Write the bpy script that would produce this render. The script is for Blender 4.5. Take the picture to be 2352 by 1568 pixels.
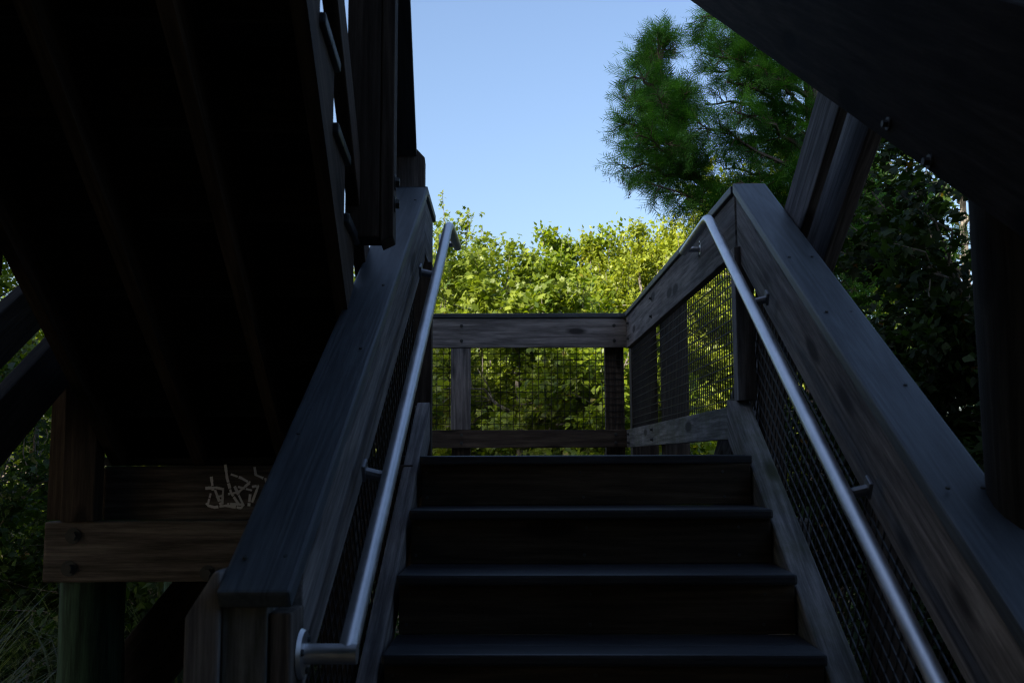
import bpy, bmesh, math, random
import numpy as np
from mathutils import Vector, Matrix
random.seed(7); rng = np.random.default_rng(7)
scene = bpy.context.scene
for o in list(bpy.data.objects): bpy.data.objects.remove(o, do_unlink=True)
COL = scene.collection

# ------------------------------------------------------------------ camera
EZ = 1.70                                   # eye height above the ground; all heights below are "eye" heights
YAW, PITCH, ROLL = .0086, .1155, -.004
F_ = Vector((math.sin(YAW)*math.cos(PITCH), math.cos(YAW)*math.cos(PITCH), math.sin(PITCH)))
R_ = Vector((math.cos(YAW), -math.sin(YAW), 0)); U_ = R_.cross(F_)
R_, U_ = R_*math.cos(ROLL)+U_*math.sin(ROLL), U_*math.cos(ROLL)-R_*math.sin(ROLL)
cam = bpy.data.cameras.new('camera'); cam.sensor_width = 36; cam.lens = 35.0
cam.clip_start = .02; cam.clip_end = 2000
cam.dof.use_dof = True; cam.dof.focus_distance = 8.5; cam.dof.aperture_fstop = 8.0
camo = bpy.data.objects.new('camera', cam); COL.objects.link(camo)
camo.matrix_world = Matrix(((R_.x, U_.x, -F_.x, 0), (R_.y, U_.y, -F_.y, 0), (R_.z, U_.z, -F_.z, EZ), (0, 0, 0, 1)))
scene.camera = camo
def ray(px, py):                             # pixel of a 2352 x 1568 picture -> direction
    return F_ + R_*((px-1176)/2287.) - U_*((py-784)/2287.)
def at_y(px, py, Y):
    d = ray(px, py); return d*(Y/d.y)

# ------------------------------------------------------------------ world, sun, exposure
SUN_EL, SUN_AZ = math.radians(33), math.radians(-45)      # sun behind the camera, to the left
world = bpy.data.worlds.new('World'); scene.world = world; world.use_nodes = True
wn = world.node_tree; bg = wn.nodes['Background']
sky = wn.nodes.new('ShaderNodeTexSky'); sky.sky_type = 'NISHITA'; sky.sun_disc = False
sky.sun_elevation = SUN_EL; sky.sun_rotation = math.radians(180)-SUN_AZ
sky.air_density = 1.0; sky.dust_density = 4.2; sky.ozone_density = 2.6; sky.altitude = 0
wn.links.new(sky.outputs[0], bg.inputs[0]); bg.inputs[1].default_value = .15
sd = Vector((math.sin(SUN_AZ)*math.cos(SUN_EL), -math.cos(SUN_AZ)*math.cos(SUN_EL), math.sin(SUN_EL)))   # towards the sun
sl = bpy.data.lights.new('sun', 'SUN'); sl.energy = 5.0; sl.angle = math.radians(.5); sl.color = (1, .93, .80)
so = bpy.data.objects.new('sun', sl); COL.objects.link(so); so.rotation_euler = sd.to_track_quat('Z', 'Y').to_euler()
so.location = (0, -20, 20)
scene.view_settings.view_transform = 'Standard'; scene.view_settings.look = 'None'
scene.view_settings.gamma = 1; scene.view_settings.use_curve_mapping = False
scene.view_settings.exposure = 0.96
scene.render.engine = 'CYCLES'
scene.cycles.use_denoising = True; scene.cycles.denoiser = 'OPENIMAGEDENOISE'; scene.cycles.denoising_input_passes = 'RGB_ALBEDO_NORMAL'; scene.cycles.denoising_prefilter = 'NONE'; scene.cycles.filter_width = 1.2; scene.cycles.use_adaptive_sampling = False
scene.cycles.sample_clamp_indirect = .6; scene.cycles.caustics_reflective = False; scene.cycles.caustics_refractive = False
scene.cycles.max_bounces = 5; scene.cycles.diffuse_bounces = 3; scene.cycles.transparent_max_bounces = 4

# ------------------------------------------------------------------ materials
def mat(name):
    m = bpy.data.materials.new(name); m.use_nodes = True; return m, m.node_tree, m.node_tree.nodes, m.node_tree.links
def ramp(n, stops):
    r = n.new('ShaderNodeValToRGB'); e = r.color_ramp.elements
    while len(e) < len(stops): e.new(.5)
    for q, (p, c) in zip(e, stops): q.position = p; q.color = (*c, 1)
    return r
def noise(n, l, vec, scale, detail=4, rough=.55):
    t = n.new('ShaderNodeTexNoise'); t.inputs['Scale'].default_value = scale; t.inputs['Detail'].default_value = detail
    t.inputs['Roughness'].default_value = rough; l.new(vec, t.inputs['Vector']); return t
def mapping(n, l, vec, sc):
    m = n.new('ShaderNodeMapping'); m.inputs['Scale'].default_value = sc; l.new(vec, m.inputs['Vector']); return m.outputs[0]
def math_(n, l, op, a, b=None, clamp=False):
    m = n.new('ShaderNodeMath'); m.operation = op; m.use_clamp = clamp
    for i, v in enumerate((a, b)):
        if v is None: continue
        if isinstance(v, (int, float)): m.inputs[i].default_value = v
        else: l.new(v, m.inputs[i])
    return m.outputs[0]
def mix(n, l, fac, a, b, mode='MIX'):
    m = n.new('ShaderNodeMix'); m.data_type = 'RGBA'; m.blend_type = mode
    for s, v in ((m.inputs[0], fac), (m.inputs[6], a), (m.inputs[7], b)):
        if isinstance(v, (int, float)): s.default_value = v
        elif isinstance(v, tuple): s.default_value = (*v, 1)
        else: l.new(v, s)
    return m.outputs[2]
def wood(name, dark, light, rough=.8, grain=1.0, knots=True, moss=0.0, bump=.35, spec=.25):
    """timber with its grain along the object's local X axis"""
    m, t, n, l = mat(name); b = n['Principled BSDF']
    tc = n.new('ShaderNodeTexCoord'); oi = n.new('ShaderNodeObjectInfo')
    cmb = n.new('ShaderNodeCombineXYZ')
    for i, k in enumerate((53., 17., 29.)): l.new(math_(n, l, 'MULTIPLY', oi.outputs['Random'], k), cmb.inputs[i])
    va = n.new('ShaderNodeVectorMath'); va.operation = 'ADD'; l.new(tc.outputs['Object'], va.inputs[0]); l.new(cmb.outputs[0], va.inputs[1])
    v = va.outputs[0]
    low = noise(n, l, mapping(n, l, v, (.55, 9, 9)), 1.0, 2).outputs[0]
    ph = math_(n, l, 'MULTIPLY', low, 42*grain); ring = math_(n, l, 'SINE', ph)
    ring = math_(n, l, 'MULTIPLY_ADD', ring, .5); n[-1].inputs[2].default_value = .5
    fine = noise(n, l, mapping(n, l, v, (14, 260, 260)), 1.0, 3, .75).outputs[0]
    mid = noise(n, l, mapping(n, l, v, (4.5, 90, 90)), 1.0, 4).outputs[0]
    g = math_(n, l, 'ADD', math_(n, l, 'MULTIPLY', ring, .18), math_(n, l, 'ADD', math_(n, l, 'MULTIPLY', fine, .45), math_(n, l, 'MULTIPLY', mid, .60)))
    cr = ramp(n, [(.43, tuple(c*.85 for c in dark)), (.62, tuple(.6*a_+.4*b_ for a_, b_ in zip(dark, light))), (.80, light)]); l.new(g, cr.inputs[0]); col = cr.outputs[0]
    blot = noise(n, l, mapping(n, l, v, (1.6, 5, 5)), 1.0, 5, .65).outputs[0]
    br = ramp(n, [(.3, (.55, .55, .56)), (.7, (1.15, 1.12, 1.08))]); l.new(blot, br.inputs[0])
    col = mix(n, l, 1.0, col, br.outputs[0], 'MULTIPLY')
    var = math_(n, l, 'MULTIPLY_ADD', oi.outputs['Random'], .5); n[-1].inputs[2].default_value = .75
    cv = n.new('ShaderNodeCombineColor')
    for i in range(3): l.new(var, cv.inputs[i])
    col = mix(n, l, 1.0, col, cv.outputs[0], 'MULTIPLY')
    h = g
    if knots:
        vo = n.new('ShaderNodeTexVoronoi'); vo.inputs['Scale'].default_value = 1.0; l.new(mapping(n, l, v, (2.1, 6.5, 6.5)), vo.inputs['Vector'])
        kr = ramp(n, [(.15, (1, 1, 1)), (.24, (0, 0, 0))]); l.new(vo.outputs['Distance'], kr.inputs[0])
        col = mix(n, l, kr.outputs[0], col, tuple(c*.35 for c in dark))
        h = math_(n, l, 'SUBTRACT', g, math_(n, l, 'MULTIPLY', kr.outputs[0], .4))
    if moss:
        mn = noise(n, l, v, 3.5, 6, .7).outputs[0]; mr = ramp(n, [(.50-.1*moss, (0, 0, 0)), (.68, (moss, moss, moss))]); l.new(mn, mr.inputs[0])
        col = mix(n, l, mr.outputs[0], col, (.05, .062, .018))
    l.new(col, b.inputs['Base Color']); b.inputs['Roughness'].default_value = rough; b.inputs['Specular IOR Level'].default_value = spec
    bp = n.new('ShaderNodeBump'); bp.inputs['Strength'].default_value = bump; bp.inputs['Distance'].default_value = .004
    l.new(h, bp.inputs['Height']); l.new(bp.outputs[0], b.inputs['Normal'])
    return m
M = {}
M['rail'] = wood('weathered_pine', (.112, .112, .120), (.30, .30, .312), .85)
M['rail_moss'] = wood('weathered_mossy_pine', (.072, .076, .080), (.21, .218, .23), .85, moss=.6)
M['brown'] = wood('brown_treated_pine', (.036, .028, .023), (.105, .085, .070), .85)
M['beam'] = wood('grey_brown_beam', (.060, .055, .052), (.185, .170, .160), .9, bump=.6)
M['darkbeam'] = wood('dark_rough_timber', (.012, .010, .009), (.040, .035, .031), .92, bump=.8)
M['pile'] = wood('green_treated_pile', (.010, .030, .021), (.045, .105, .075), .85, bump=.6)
M['shadebeam'] = wood('shade_darkened_timber', (.007, .006, .005), (.028, .024, .020), .95, bump=.8, spec=.08)  # overhead shade on the big right brace, put into its base colour
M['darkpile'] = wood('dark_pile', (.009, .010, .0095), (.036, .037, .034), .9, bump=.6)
M['plank'] = wood('grey_plank', (.085, .087, .098), (.235, .24, .265), .88)
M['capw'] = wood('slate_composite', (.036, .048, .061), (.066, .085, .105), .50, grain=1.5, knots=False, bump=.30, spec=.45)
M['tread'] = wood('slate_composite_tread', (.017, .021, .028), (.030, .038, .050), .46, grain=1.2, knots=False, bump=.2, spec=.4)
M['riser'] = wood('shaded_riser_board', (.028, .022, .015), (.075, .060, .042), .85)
def metal(name, col, rough, metallic=1.0, bump=.05):
    m, t, n, l = mat(name); b = n['Principled BSDF']
    tc = n.new('ShaderNodeTexCoord'); nz = noise(n, l, tc.outputs['Object'], 9, 6, .7)
    cr = ramp(n, [(.3, tuple(c*.72 for c in col)), (.7, col)]); l.new(nz.outputs[0], cr.inputs[0]); l.new(cr.outputs[0], b.inputs['Base Color'])
    rr = ramp(n, [(.3, (rough*.85,)*3), (.75, (min(1, rough*1.25),)*3)]); l.new(nz.outputs[0], rr.inputs[0]); l.new(rr.outputs[0], b.inputs['Roughness'])
    b.inputs['Metallic'].default_value = metallic
    n2 = noise(n, l, tc.outputs['Object'], 140, 3); bp = n.new('ShaderNodeBump'); bp.inputs['Strength'].default_value = bump; bp.inputs['Distance'].default_value = .002
    l.new(n2.outputs[0], bp.inputs['Height']); l.new(bp.outputs[0], b.inputs['Normal'])
    return m
M['alu'] = metal('brushed_aluminium', (.70, .72, .75), .41)
M['bolt'] = metal('galvanised_bolt', (.05, .058, .062), .65, .3, .2)
M['bracket'] = metal('dull_bracket', (.30, .32, .35), .55)
M['wire'] = metal('black_coated_wire', (.015, .015, .016), .55, .0)
m, t, n, l = mat('white_paint_scrawl'); n['Principled BSDF'].inputs['Base Color'].default_value = (.78, .80, .82, 1); n['Principled BSDF'].inputs['Roughness'].default_value = .7
M['paint'] = m
def leaf_mat(name, c0, c1, trans, tmix=.42, rough=.42, spec=.45):
    m, t, n, l = mat(name); b = n['Principled BSDF']; out = n['Material Output']
    at = n.new('ShaderNodeAttribute'); at.attribute_name = 'tint'
    stops = [(0, c0), (.82, c1), (.93, c1), (1.0, (.20, .12, .03))] if len(c0) == 3 else c0
    cr = ramp(n, [(0, c0), (.9, c1), (.975, c1), (1.0, tuple(.5*a+.5*b_ for a, b_ in zip(c1, (.22, .08, .02))))]); l.new(at.outputs['Fac'], cr.inputs[0])
    l.new(cr.outputs[0], b.inputs['Base Color']); b.inputs['Roughness'].default_value = rough; b.inputs['Specular IOR Level'].default_value = spec
    tr = n.new('ShaderNodeBsdfTranslucent'); k = mix(n, l, 1.0, cr.outputs[0], trans, 'MULTIPLY'); l.new(k, tr.inputs[0])
    ms = n.new('ShaderNodeMixShader'); ms.inputs[0].default_value = tmix
    l.new(b.outputs[0], ms.inputs[1]); l.new(tr.outputs[0], ms.inputs[2]); l.new(ms.outputs[0], out.inputs[0])
    return m
M['maple'] = leaf_mat('maple_leaf', (.080, .130, .014), (.30, .36, .050), (1.5, 1.5, .5), rough=.42, spec=.35)
M['ovate'] = leaf_mat('glossy_ovate_leaf', (.060, .110, .008), (.25, .32, .018), (1.6, 1.6, .5), rough=.40, spec=.4)
M['ovate2'] = leaf_mat('yellow_green_leaf', (.115, .165, .012), (.36, .41, .045), (1.5, 1.4, .5), rough=.42, spec=.3)
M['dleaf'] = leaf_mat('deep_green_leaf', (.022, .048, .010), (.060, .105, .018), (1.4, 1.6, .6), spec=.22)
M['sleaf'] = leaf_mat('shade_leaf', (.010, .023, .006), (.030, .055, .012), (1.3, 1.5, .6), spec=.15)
M['cyp'] = leaf_mat('cypress_needle', (.022, .085, .014), (.120, .300, .045), (1.3, 1.5, .6), tmix=.35, rough=.55, spec=.2)
M['grassm'] = leaf_mat('sedge_blade', (.045, .065, .026), (.11, .14, .06), (1.2, 1.3, .6), rough=.4)
M['cone'] = leaf_mat('brown_catkin', (.020, .012, .007), (.05, .032, .018), (1, 1, 1), tmix=.1, rough=.8)
def bark(name, a, b_, sc=18):
    m, t, n, l = mat(name); b = n['Principled BSDF']; tc = n.new('ShaderNodeTexCoord')
    nz = noise(n, l, mapping(n, l, tc.outputs['Object'], (1, 1, .25)), sc, 6, .7); cr = ramp(n, [(.3, a), (.7, b_)]); l.new(nz.outputs[0], cr.inputs[0])
    l.new(cr.outputs[0], b.inputs['Base Color']); b.inputs['Roughness'].default_value = .9
    bp = n.new('ShaderNodeBump'); bp.inputs['Strength'].default_value = .7; bp.inputs['Distance'].default_value = .01
    l.new(nz.outputs[0], bp.inputs['Height']); l.new(bp.outputs[0], b.inputs['Normal']); return m
M['bark'] = bark('grey_bark', (.10, .085, .07), (.34, .30, .26)); M['cbark'] = bark('cypress_bark', (.05, .035, .026), (.16, .11, .08))
m, t, n, l = mat('forest_floor'); b = n['Principled BSDF']; tc = n.new('ShaderNodeTexCoord')
a1 = noise(n, l, tc.outputs['Object'], .35, 6, .65); a2 = noise(n, l, tc.outputs['Object'], 9, 8, .7)
c1 = ramp(n, [(.35, (.09, .062, .035)), (.55, (.17, .12, .075)), (.72, (.06, .085, .025))]); l.new(a1.outputs[0], c1.inputs[0])
c2 = ramp(n, [(.3, (.5, .5, .5)), (.7, (1.25, 1.2, 1.1))]); l.new(a2.outputs[0], c2.inputs[0])
l.new(mix(n, l, 1.0, c1.outputs[0], c2.outputs[0], 'MULTIPLY'), b.inputs['Base Color']); b.inputs['Roughness'].default_value = .95
bp = n.new('ShaderNodeBump'); bp.inputs['Distance'].default_value = .05; l.new(a2.outputs[0], bp.inputs['Height']); l.new(bp.outputs[0], b.inputs['Normal'])
M['ground'] = m

# ------------------------------------------------------------------ object helpers
def link(o, parent=None):
    COL.objects.link(o)
    if parent: o.parent = parent
    return o
def tag(o, label=None, cat=None, group=None, kind=None):
    for k, v in (('label', label), ('category', cat), ('group', group), ('kind', kind)):
        if v: o[k] = v
    return o
def empty(name, label, cat, loc=(0, 0, 0), rz=0, group=None):
    o = bpy.data.objects.new(name, None); o.empty_display_size = .2; o.location = loc; o.rotation_euler = (0, 0, rz)
    COL.objects.link(o); return tag(o, label, cat, group)
LOCAL = {}
def obj(name, bm, material, parent=None, matrix=None, smooth=False):
    me = bpy.data.meshes.new(name); bm.normal_update(); bm.to_mesh(me); bm.free(); me.materials.append(M[material])
    if smooth: me.polygons.foreach_set('use_smooth', [True]*len(me.polygons))
    o = bpy.data.objects.new(name, me); link(o, parent)
    if matrix is not None: o.matrix_local = matrix; LOCAL[o.name] = matrix.copy()
    return o
def bevel(bm, w=.004, seg=2):
    bmesh.ops.bevel(bm, geom=[e for e in bm.edges if e.calc_face_angle(0) > .3], offset=w, offset_type='OFFSET', segments=seg, profile=.6, affect='EDGES', clamp_overlap=True)
def poly_prism(pts, y0, y1, bw=.004):
    """closed polygon in local XZ pulled from y0 to y1"""
    bm = bmesh.new(); a = [bm.verts.new((x, y0, z)) for x, z in pts]; c = [bm.verts.new((x, y1, z)) for x, z in pts]; k = len(pts)
    bm.faces.new(a); bm.faces.new(c[::-1])
    for i in range(k): bm.faces.new((a[i], c[i], c[(i+1) % k], a[(i+1) % k]))
    bmesh.ops.recalc_face_normals(bm, faces=bm.faces[:])
    if bw: bevel(bm, bw)
    return bm
def board(name, p0, p1, w, t, material, parent=None, side=(1, 0, 0), cut0=None, cut1=None, bw=.004):
    """board from p0 to p1 (axis), t thick along 'side', w deep across; cut0/cut1 = plumb ends when True"""
    p0, p1 = Vector(p0), Vector(p1); x = (p1-p0).normalized(); y = Vector(side); y = (y-x*y.dot(x)).normalized(); z = x.cross(y)
    if z.z < -1e-6: z = -z; y = -y
    L = (p1-p0).length; h = w/2
    s = (x.z/max(1e-6, math.hypot(x.x, x.y)))           # plumb cut shift
    c0 = s*h if cut0 else 0; c1 = s*h if cut1 else 0
    pts = [(-c0, -h), (L-c1, -h), (L+c1, h), (c0, h)]
    bm = poly_prism(pts, -t/2, t/2, bw)
    mx = Matrix((x, y, z)).transposed().to_4x4(); mx.translation = p0
    return obj(name, bm, material, parent, mx)
def box(name, lo, hi, material, parent=None, axis=0, bw=.004):
    """axis-aligned board, grain along world axis 'axis'"""
    lo, hi = Vector(lo), Vector(hi); c = (lo+hi)/2; d = hi-lo
    if axis == 0: return board(name, (lo.x, c.y, c.z), (hi.x, c.y, c.z), d.z, d.y, material, parent, (0, 1, 0), bw=bw)
    if axis == 1: return board(name, (c.x, lo.y, c.z), (c.x, hi.y, c.z), d.z, d.x, material, parent, (1, 0, 0), bw=bw)
    return board(name, (c.x, c.y, lo.z), (c.x, c.y, hi.z), d.y, d.x, material, parent, (1, 0, 0), bw=bw)
def tube_bm(path, radii, seg=12, bm=None, cap=True):
    bm = bm or bmesh.new(); path = [Vector(p) for p in path]; rings = []
    if isinstance(radii, (int, float)): radii = [radii]*len(path)
    ref = None
    for i, p in enumerate(path):
        d = (path[min(i+1, len(path)-1)]-path[max(i-1, 0)]).normalized()
        if ref is None: ref = d.orthogonal().normalized()
        ref = (ref-d*ref.dot(d)).normalized(); b2 = d.cross(ref)
        k = 1.0
        if 0 < i < len(path)-1:
            c = (path[i]-path[i-1]).normalized().dot((path[i+1]-path[i]).normalized()); k = 1/max(.5, math.sqrt(max(.01, (1+c)/2)))
        rings.append([bm.verts.new(p+(ref*math.cos(a)+b2*math.sin(a))*radii[i]) for a in [2*math.pi*j/seg for j in range(seg)]])
    for a, b in zip(rings, rings[1:]):
        for j in range(seg): bm.faces.new((a[j], a[(j+1) % seg], b[(j+1) % seg], b[j]))
    if cap: bm.faces.new(rings[0][::-1]); bm.faces.new(rings[-1])
    return bm
def smooth_obj(o, ang=.7):
    me = o.data; me.polygons.foreach_set('use_smooth', [True]*len(me.polygons))
    try: me.set_sharp_from_angle(angle=ang)
    except Exception: pass
    return o
def bolt(p, nrm, parent, r=.013, name='bolt'):
    """hex bolt head on a round washer, standing out along nrm"""
    p, nrm = Vector(p), Vector(nrm).normalized(); bm = bmesh.new()
    def ring(rad, h, k): return [bm.verts.new((math.cos(2*math.pi*i/k)*rad, math.sin(2*math.pi*i/k)*rad, h)) for i in range(k)]
    for rad, h0, h1, k in ((r*1.75, -.004, .004, 16), (r, .004, .016, 6)):
        a, b = ring(rad, h0, k), ring(rad*.96, h1, k); bm.faces.new(b)
        for i in range(k): bm.faces.new((a[i], a[(i+1) % k], b[(i+1) % k], b[i]))
    q = nrm.to_track_quat('Z', 'Y').to_matrix().to_4x4(); q.translation = p
    if parent.name in LOCAL: q = LOCAL[parent.name].inverted() @ q
    return obj(name, bm, 'bolt', parent, q)

# ------------------------------------------------------------------ ground
bm = bmesh.new(); N = 60; S = 300
vs = [[bm.verts.new(((i/N-.5)*2*S, (j/N-.5)*2*S, 0)) for i in range(N+1)] for j in range(N+1)]
for j in range(N):
    for i in range(N): bm.faces.new((vs[j][i], vs[j][i+1], vs[j+1][i+1], vs[j+1][i]))
tag(obj('ground', bm, 'ground'), kind='structure')

# ------------------------------------------------------------------ frames of the three skewed timber runs
YC, SK, SL = 4.118, .0332, .6145
XR, XL, CW, ZC = .967, -.319, .138, 1.1417
RISE, RUN, Y0, Z0 = .178, .2846, 3.62, .0056
def stair_empty(name, label, cat, group=None):         # lower flight: pivot on the landing corner line
    return empty(name, label, cat, (0, YC, 0), -SK, group)
def S_(X, Y, Z): return Vector((X, Y-YC, Z+EZ))
UP, USK = 3.75, -.045
def upper_empty(name, label, cat, group=None): return empty(name, label, cat, (0, UP, 0), -USK, group)
def U(X, Y, Z): return Vector((X, Y-UP, Z+EZ))
def W(X, Y, Z): return Vector((X, Y, Z+EZ))

# ------------------------------------------------------------------ lower staircase
st = stair_empty('staircase', 'dark slate stair flight climbing between two railings to the landing', 'staircase')
NR = 9
for k in range(1, NR):
    zt = Z0-k*RISE; yf = Y0-k*RUN
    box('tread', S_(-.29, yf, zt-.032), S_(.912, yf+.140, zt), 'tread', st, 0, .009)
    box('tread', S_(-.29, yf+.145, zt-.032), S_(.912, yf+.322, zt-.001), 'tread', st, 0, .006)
for k in range(0, NR):
    zt = Z0-k*RISE; yf = Y0-k*RUN
    box('riser', S_(-.285, yf+.030, zt-RISE-.0006), S_(.908, yf+.062, zt-.0318), 'riser', st, 0)
SCREW = None
def screws(parent, pts, nrm):
    global SCREW
    q0 = Vector(nrm).to_track_quat('Z', 'Y').to_matrix().to_4x4()
    for p in pts:
        q = q0.copy(); q.translation = p; q = LOCAL[parent.name].inverted() @ q
        if SCREW is None:
            bm = bmesh.new(); bmesh.ops.create_cone(bm, cap_ends=True, segments=8, radius1=.0055, radius2=.0045, depth=.004); o = obj('screw', bm, 'bolt', parent, q); SCREW = o.data
        else:
            o = bpy.data.objects.new('screw', SCREW); link(o, parent); o.matrix_local = q
for rb in [o for o in st.children if o.name.startswith('riser')][:5]:
    c = LOCAL[rb.name].translation; y_ = c.y-.0165
    screws(rb, [Vector((x+random.uniform(-.01, .01), y_, c.z+dz)) for x in (-.26, .30, .81) for dz in (-.045, .045)], (0, -1, 0))
def saw(sign_y, yfirst, ztop, n, depth, run, rise, x0, x1, parent, name, material, ybase=None):
    """notched stringer; climbs towards +Y when sign_y=1, towards -Y when -1.  yfirst/ztop = first step corner"""
    pts = []
    for k in range(n):
        y = yfirst+sign_y*k*run; z = ztop+k*rise
        pts += [(y, z-rise), (y, z)]
    ye = yfirst+sign_y*n*run; ze = ztop+(n-1)*rise
    pts.append((ye, ze))
    sl = rise/run; vd = depth*math.sqrt(1+sl*sl)
    pts.append((ye, ze+rise-vd+ -.0))
    zb = ztop-rise
    yb0 = yfirst+sign_y*((zb-(ztop-vd))/sl)
    pts.append((yb0, zb))
    P0 = Vector((0, yfirst, zb)); x = Vector((0, sign_y, sl)).normalized(); yv = Vector((1, 0, 0)); zv = x.cross(yv)
    if zv.z < 0: zv = -zv; yv = -yv
    loc = [((Vector((0, a, b))-P0).dot(x), (Vector((0, a, b))-P0).dot(zv)) for a, b in pts]
    bm = bmesh.new(); h = (x1-x0)/2
    a = [bm.verts.new((u, -h, v)) for u, v in loc]; c = [bm.verts.new((u, h, v)) for u, v in loc]; kk = len(loc)
    bm.faces.new(a); bm.faces.new(c[::-1])
    for i in range(kk): bm.faces.new((a[i], c[i], c[(i+1) % kk], a[(i+1) % kk]))
    bmesh.ops.recalc_face_normals(bm, faces=bm.faces[:])
    bmesh.ops.triangulate(bm, faces=[f for f in bm.faces if len(f.verts) > 4])
    mx = Matrix((x, yv, zv)).transposed().to_4x4(); mx.translation = Vector(((x0+x1)/2, P0.y, P0.z))
    return obj(name, bm, material, parent, mx)
for x0 in (-.278, .285, .795):
    saw(1, Y0-8*RUN+.064-YC, Z0-8*RISE-.034+EZ, 8, .286, RUN, RISE, x0, x0+.038, st, 'stringer', 'brown')
# concrete pad the flight starts from
pad = box('stair_pad', W(-1.2, -.9, -1.76), W(1.35, Y0-8*RUN-.02, Z0-9*RISE), 'ground', None, 0, .02); tag(pad, kind='structure')

# ------------------------------------------------------------------ railings of the lower flight
def sloped(name, X0, X1, ztop, ya, yb, depth, material, parent, frame, slope, y_ref, bw=.004, cut0=True, cut1=True):
    """board lying in a YZ plane: top edge at height ztop at y_ref, sloping 'slope' per metre of Y"""
    z = lambda y: ztop+slope*(y-y_ref)
    v = depth*math.sqrt(1+slope*slope)/2
    return board(name, frame((X0+X1)/2, ya, z(ya)-v), frame((X0+X1)/2, yb, z(yb)-v), depth, abs(X1-X0), material, parent, (1, 0, 0), cut0, cut1, bw)
def wire_panel(name, parent, frame, X, ya, yb, zlo, zhi, slope, y_ref, pitch=.0508, r=.0023, tilted=True):
    """welded mesh in the plane X=const between two (sloping) edges"""
    verts, faces = [], []
    def seg(p, q):
        p, q = Vector(p), Vector(q); d = (q-p).normalized(); a = Vector((1, 0, 0))*r; b = d.cross(Vector((1, 0, 0))).normalized()*r; k = len(verts)
        for e in (p, q):
            for c in (a+b, b-a, -a-b, a-b): verts.append(e+c)
        for i in range(4): faces.append((k+i, k+(i+1) % 4, k+4+(i+1) % 4, k+4+i))
    H = zhi-zlo; c = 1/math.sqrt(1+slope*slope)
    zl = lambda y: zlo+slope*(y-y_ref)
    nn = int(H*c/pitch)+1
    for i in range(nn+1):
        o = min(H, i*pitch/c); seg(frame(X, ya, zl(ya)+o), frame(X, yb, zl(yb)+o))
    Ls = (yb-ya)/c; i = 0
    if slope and tilted:                      # wires square to the slope, clipped to the panel
        sn = slope*c; hp = H*c
        s = -hp*sn/c*0 - hp*slope
        while s < Ls+hp:
            # from lower edge point at arc s, going perpendicular: (dy,dz)=(-sn,c)
            pts = []
            y_b = ya+s*c; 
            t0, t1 = 0.0, hp
            # clip y between ya and yb
            f = lambda t_: y_b-sn*t_
            if f(0) > yb: t0 = (y_b-yb)/sn
            if f(t1) < ya: t1 = (y_b-ya)/sn
            if t1 > t0+.01 and f(t0) >= ya-1e-4:
                seg(frame(X+.0035, f(t0), zl(y_b)+c*t0), frame(X+.0035, f(t1), zl(y_b)+c*t1))
            s += pitch
    else:
        y = ya
        while y < yb: seg(frame(X+.0035, y, zl(y)), frame(X+.0035, y, zl(y)+H)); y += pitch
    me = bpy.data.meshes.new(name); me.from_pydata([tuple(v) for v in verts], [], faces); me.materials.append(M['wire'])
    o = bpy.data.objects.new(name, me); link(o, parent); o['kind'] = 'stuff'; return o
def wire_panel_x(name, parent, Y, xa, xb, zlo, zhi, pitch=.0508, r=.0023):
    verts, faces = [], []
    def bar(lo, hi):
        k = len(verts)
        for x in (lo[0], hi[0]):
            for y in (lo[1], hi[1]):
                for z in (lo[2], hi[2]): verts.append((x, y, z+EZ))
        for q in ((0, 1, 3, 2), (4, 6, 7, 5), (0, 4, 5, 1), (2, 3, 7, 6), (0, 2, 6, 4), (1, 5, 7, 3)): faces.append(tuple(k+i for i in q))
    x = xa
    while x < xb: bar((x-r, Y, zlo), (x+r, Y+2*r, zhi)); x += pitch
    z = zlo+.01
    while z < zhi: bar((xa, Y+2*r, z-r), (xb, Y+4*r, z+r)); z += pitch
    me = bpy.data.meshes.new(name); me.from_pydata(verts, [], faces); me.materials.append(M['wire'])
    o = bpy.data.objects.new(name, me); link(o, parent); o['kind'] = 'stuff'; return o

rr = stair_empty('stair_railing', 'right railing of the lower flight with slate cap beside the round pile', 'railing', 'railings of the lower flight')
YB = 1.15
sloped('rail_cap', XR, XR+CW, ZC, YB, YC, .038, 'capw', rr, S_, SL, YC, .007)
sloped('fascia_board', XR+.014, XR+.052, ZC-.047, YB, YC, .235, 'rail', rr, S_, SL, YC)
sloped('lower_rail', XR-.052, XR+.040, .232, YB, YC-.005, .135, 'rail_moss', rr, S_, SL, YC, .006)
wire_panel('wire_mesh', rr, S_, XR+.058, YB+.1, YC, .10, .86, SL, YC)
for y in (3.98, 2.72, 1.45):
    z = SL*(y-YC); box('post', S_(XR+.070, y, -.25+z), S_(XR+.150 if y > 3 else XR+.158, y+.089, ZC-.06+z), 'brown', rr, 2)
box('corner_batten', S_(XR-.012, 4.06, .225), S_(XR+.062, 4.15, .86), 'rail', rr, 2)
rl = stair_empty('stair_railing', 'left railing of the lower flight with slate cap and chamfered end post', 'railing', 'railings of the lower flight')
YN = 1.872
sloped('rail_cap', XL-CW, XL, ZC, YN, YC, .038, 'capw', rl, S_, SL, YC, .007, cut0=False)
sloped('fascia_board', XL-.050, XL-.012, ZC-.047, YN+.145, YC, .235, 'rail', rl, S_, SL, YC)
sloped('lower_rail', XL-.040, XL+.016, .230, YN-.05, YC-.005, .135, 'rail', rl, S_, SL, YC, .006)
wire_panel('wire_mesh', rl, S_, XL-.058, YN+.02, YC, .10, .86, SL, YC)
zn = ZC+SL*(YN-YC)
box('end_post', S_(XL-.137, YN+.03, -1.6), S_(XL-.052, YN+.12, zn-.02), 'rail_moss', rl, 2)
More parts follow.
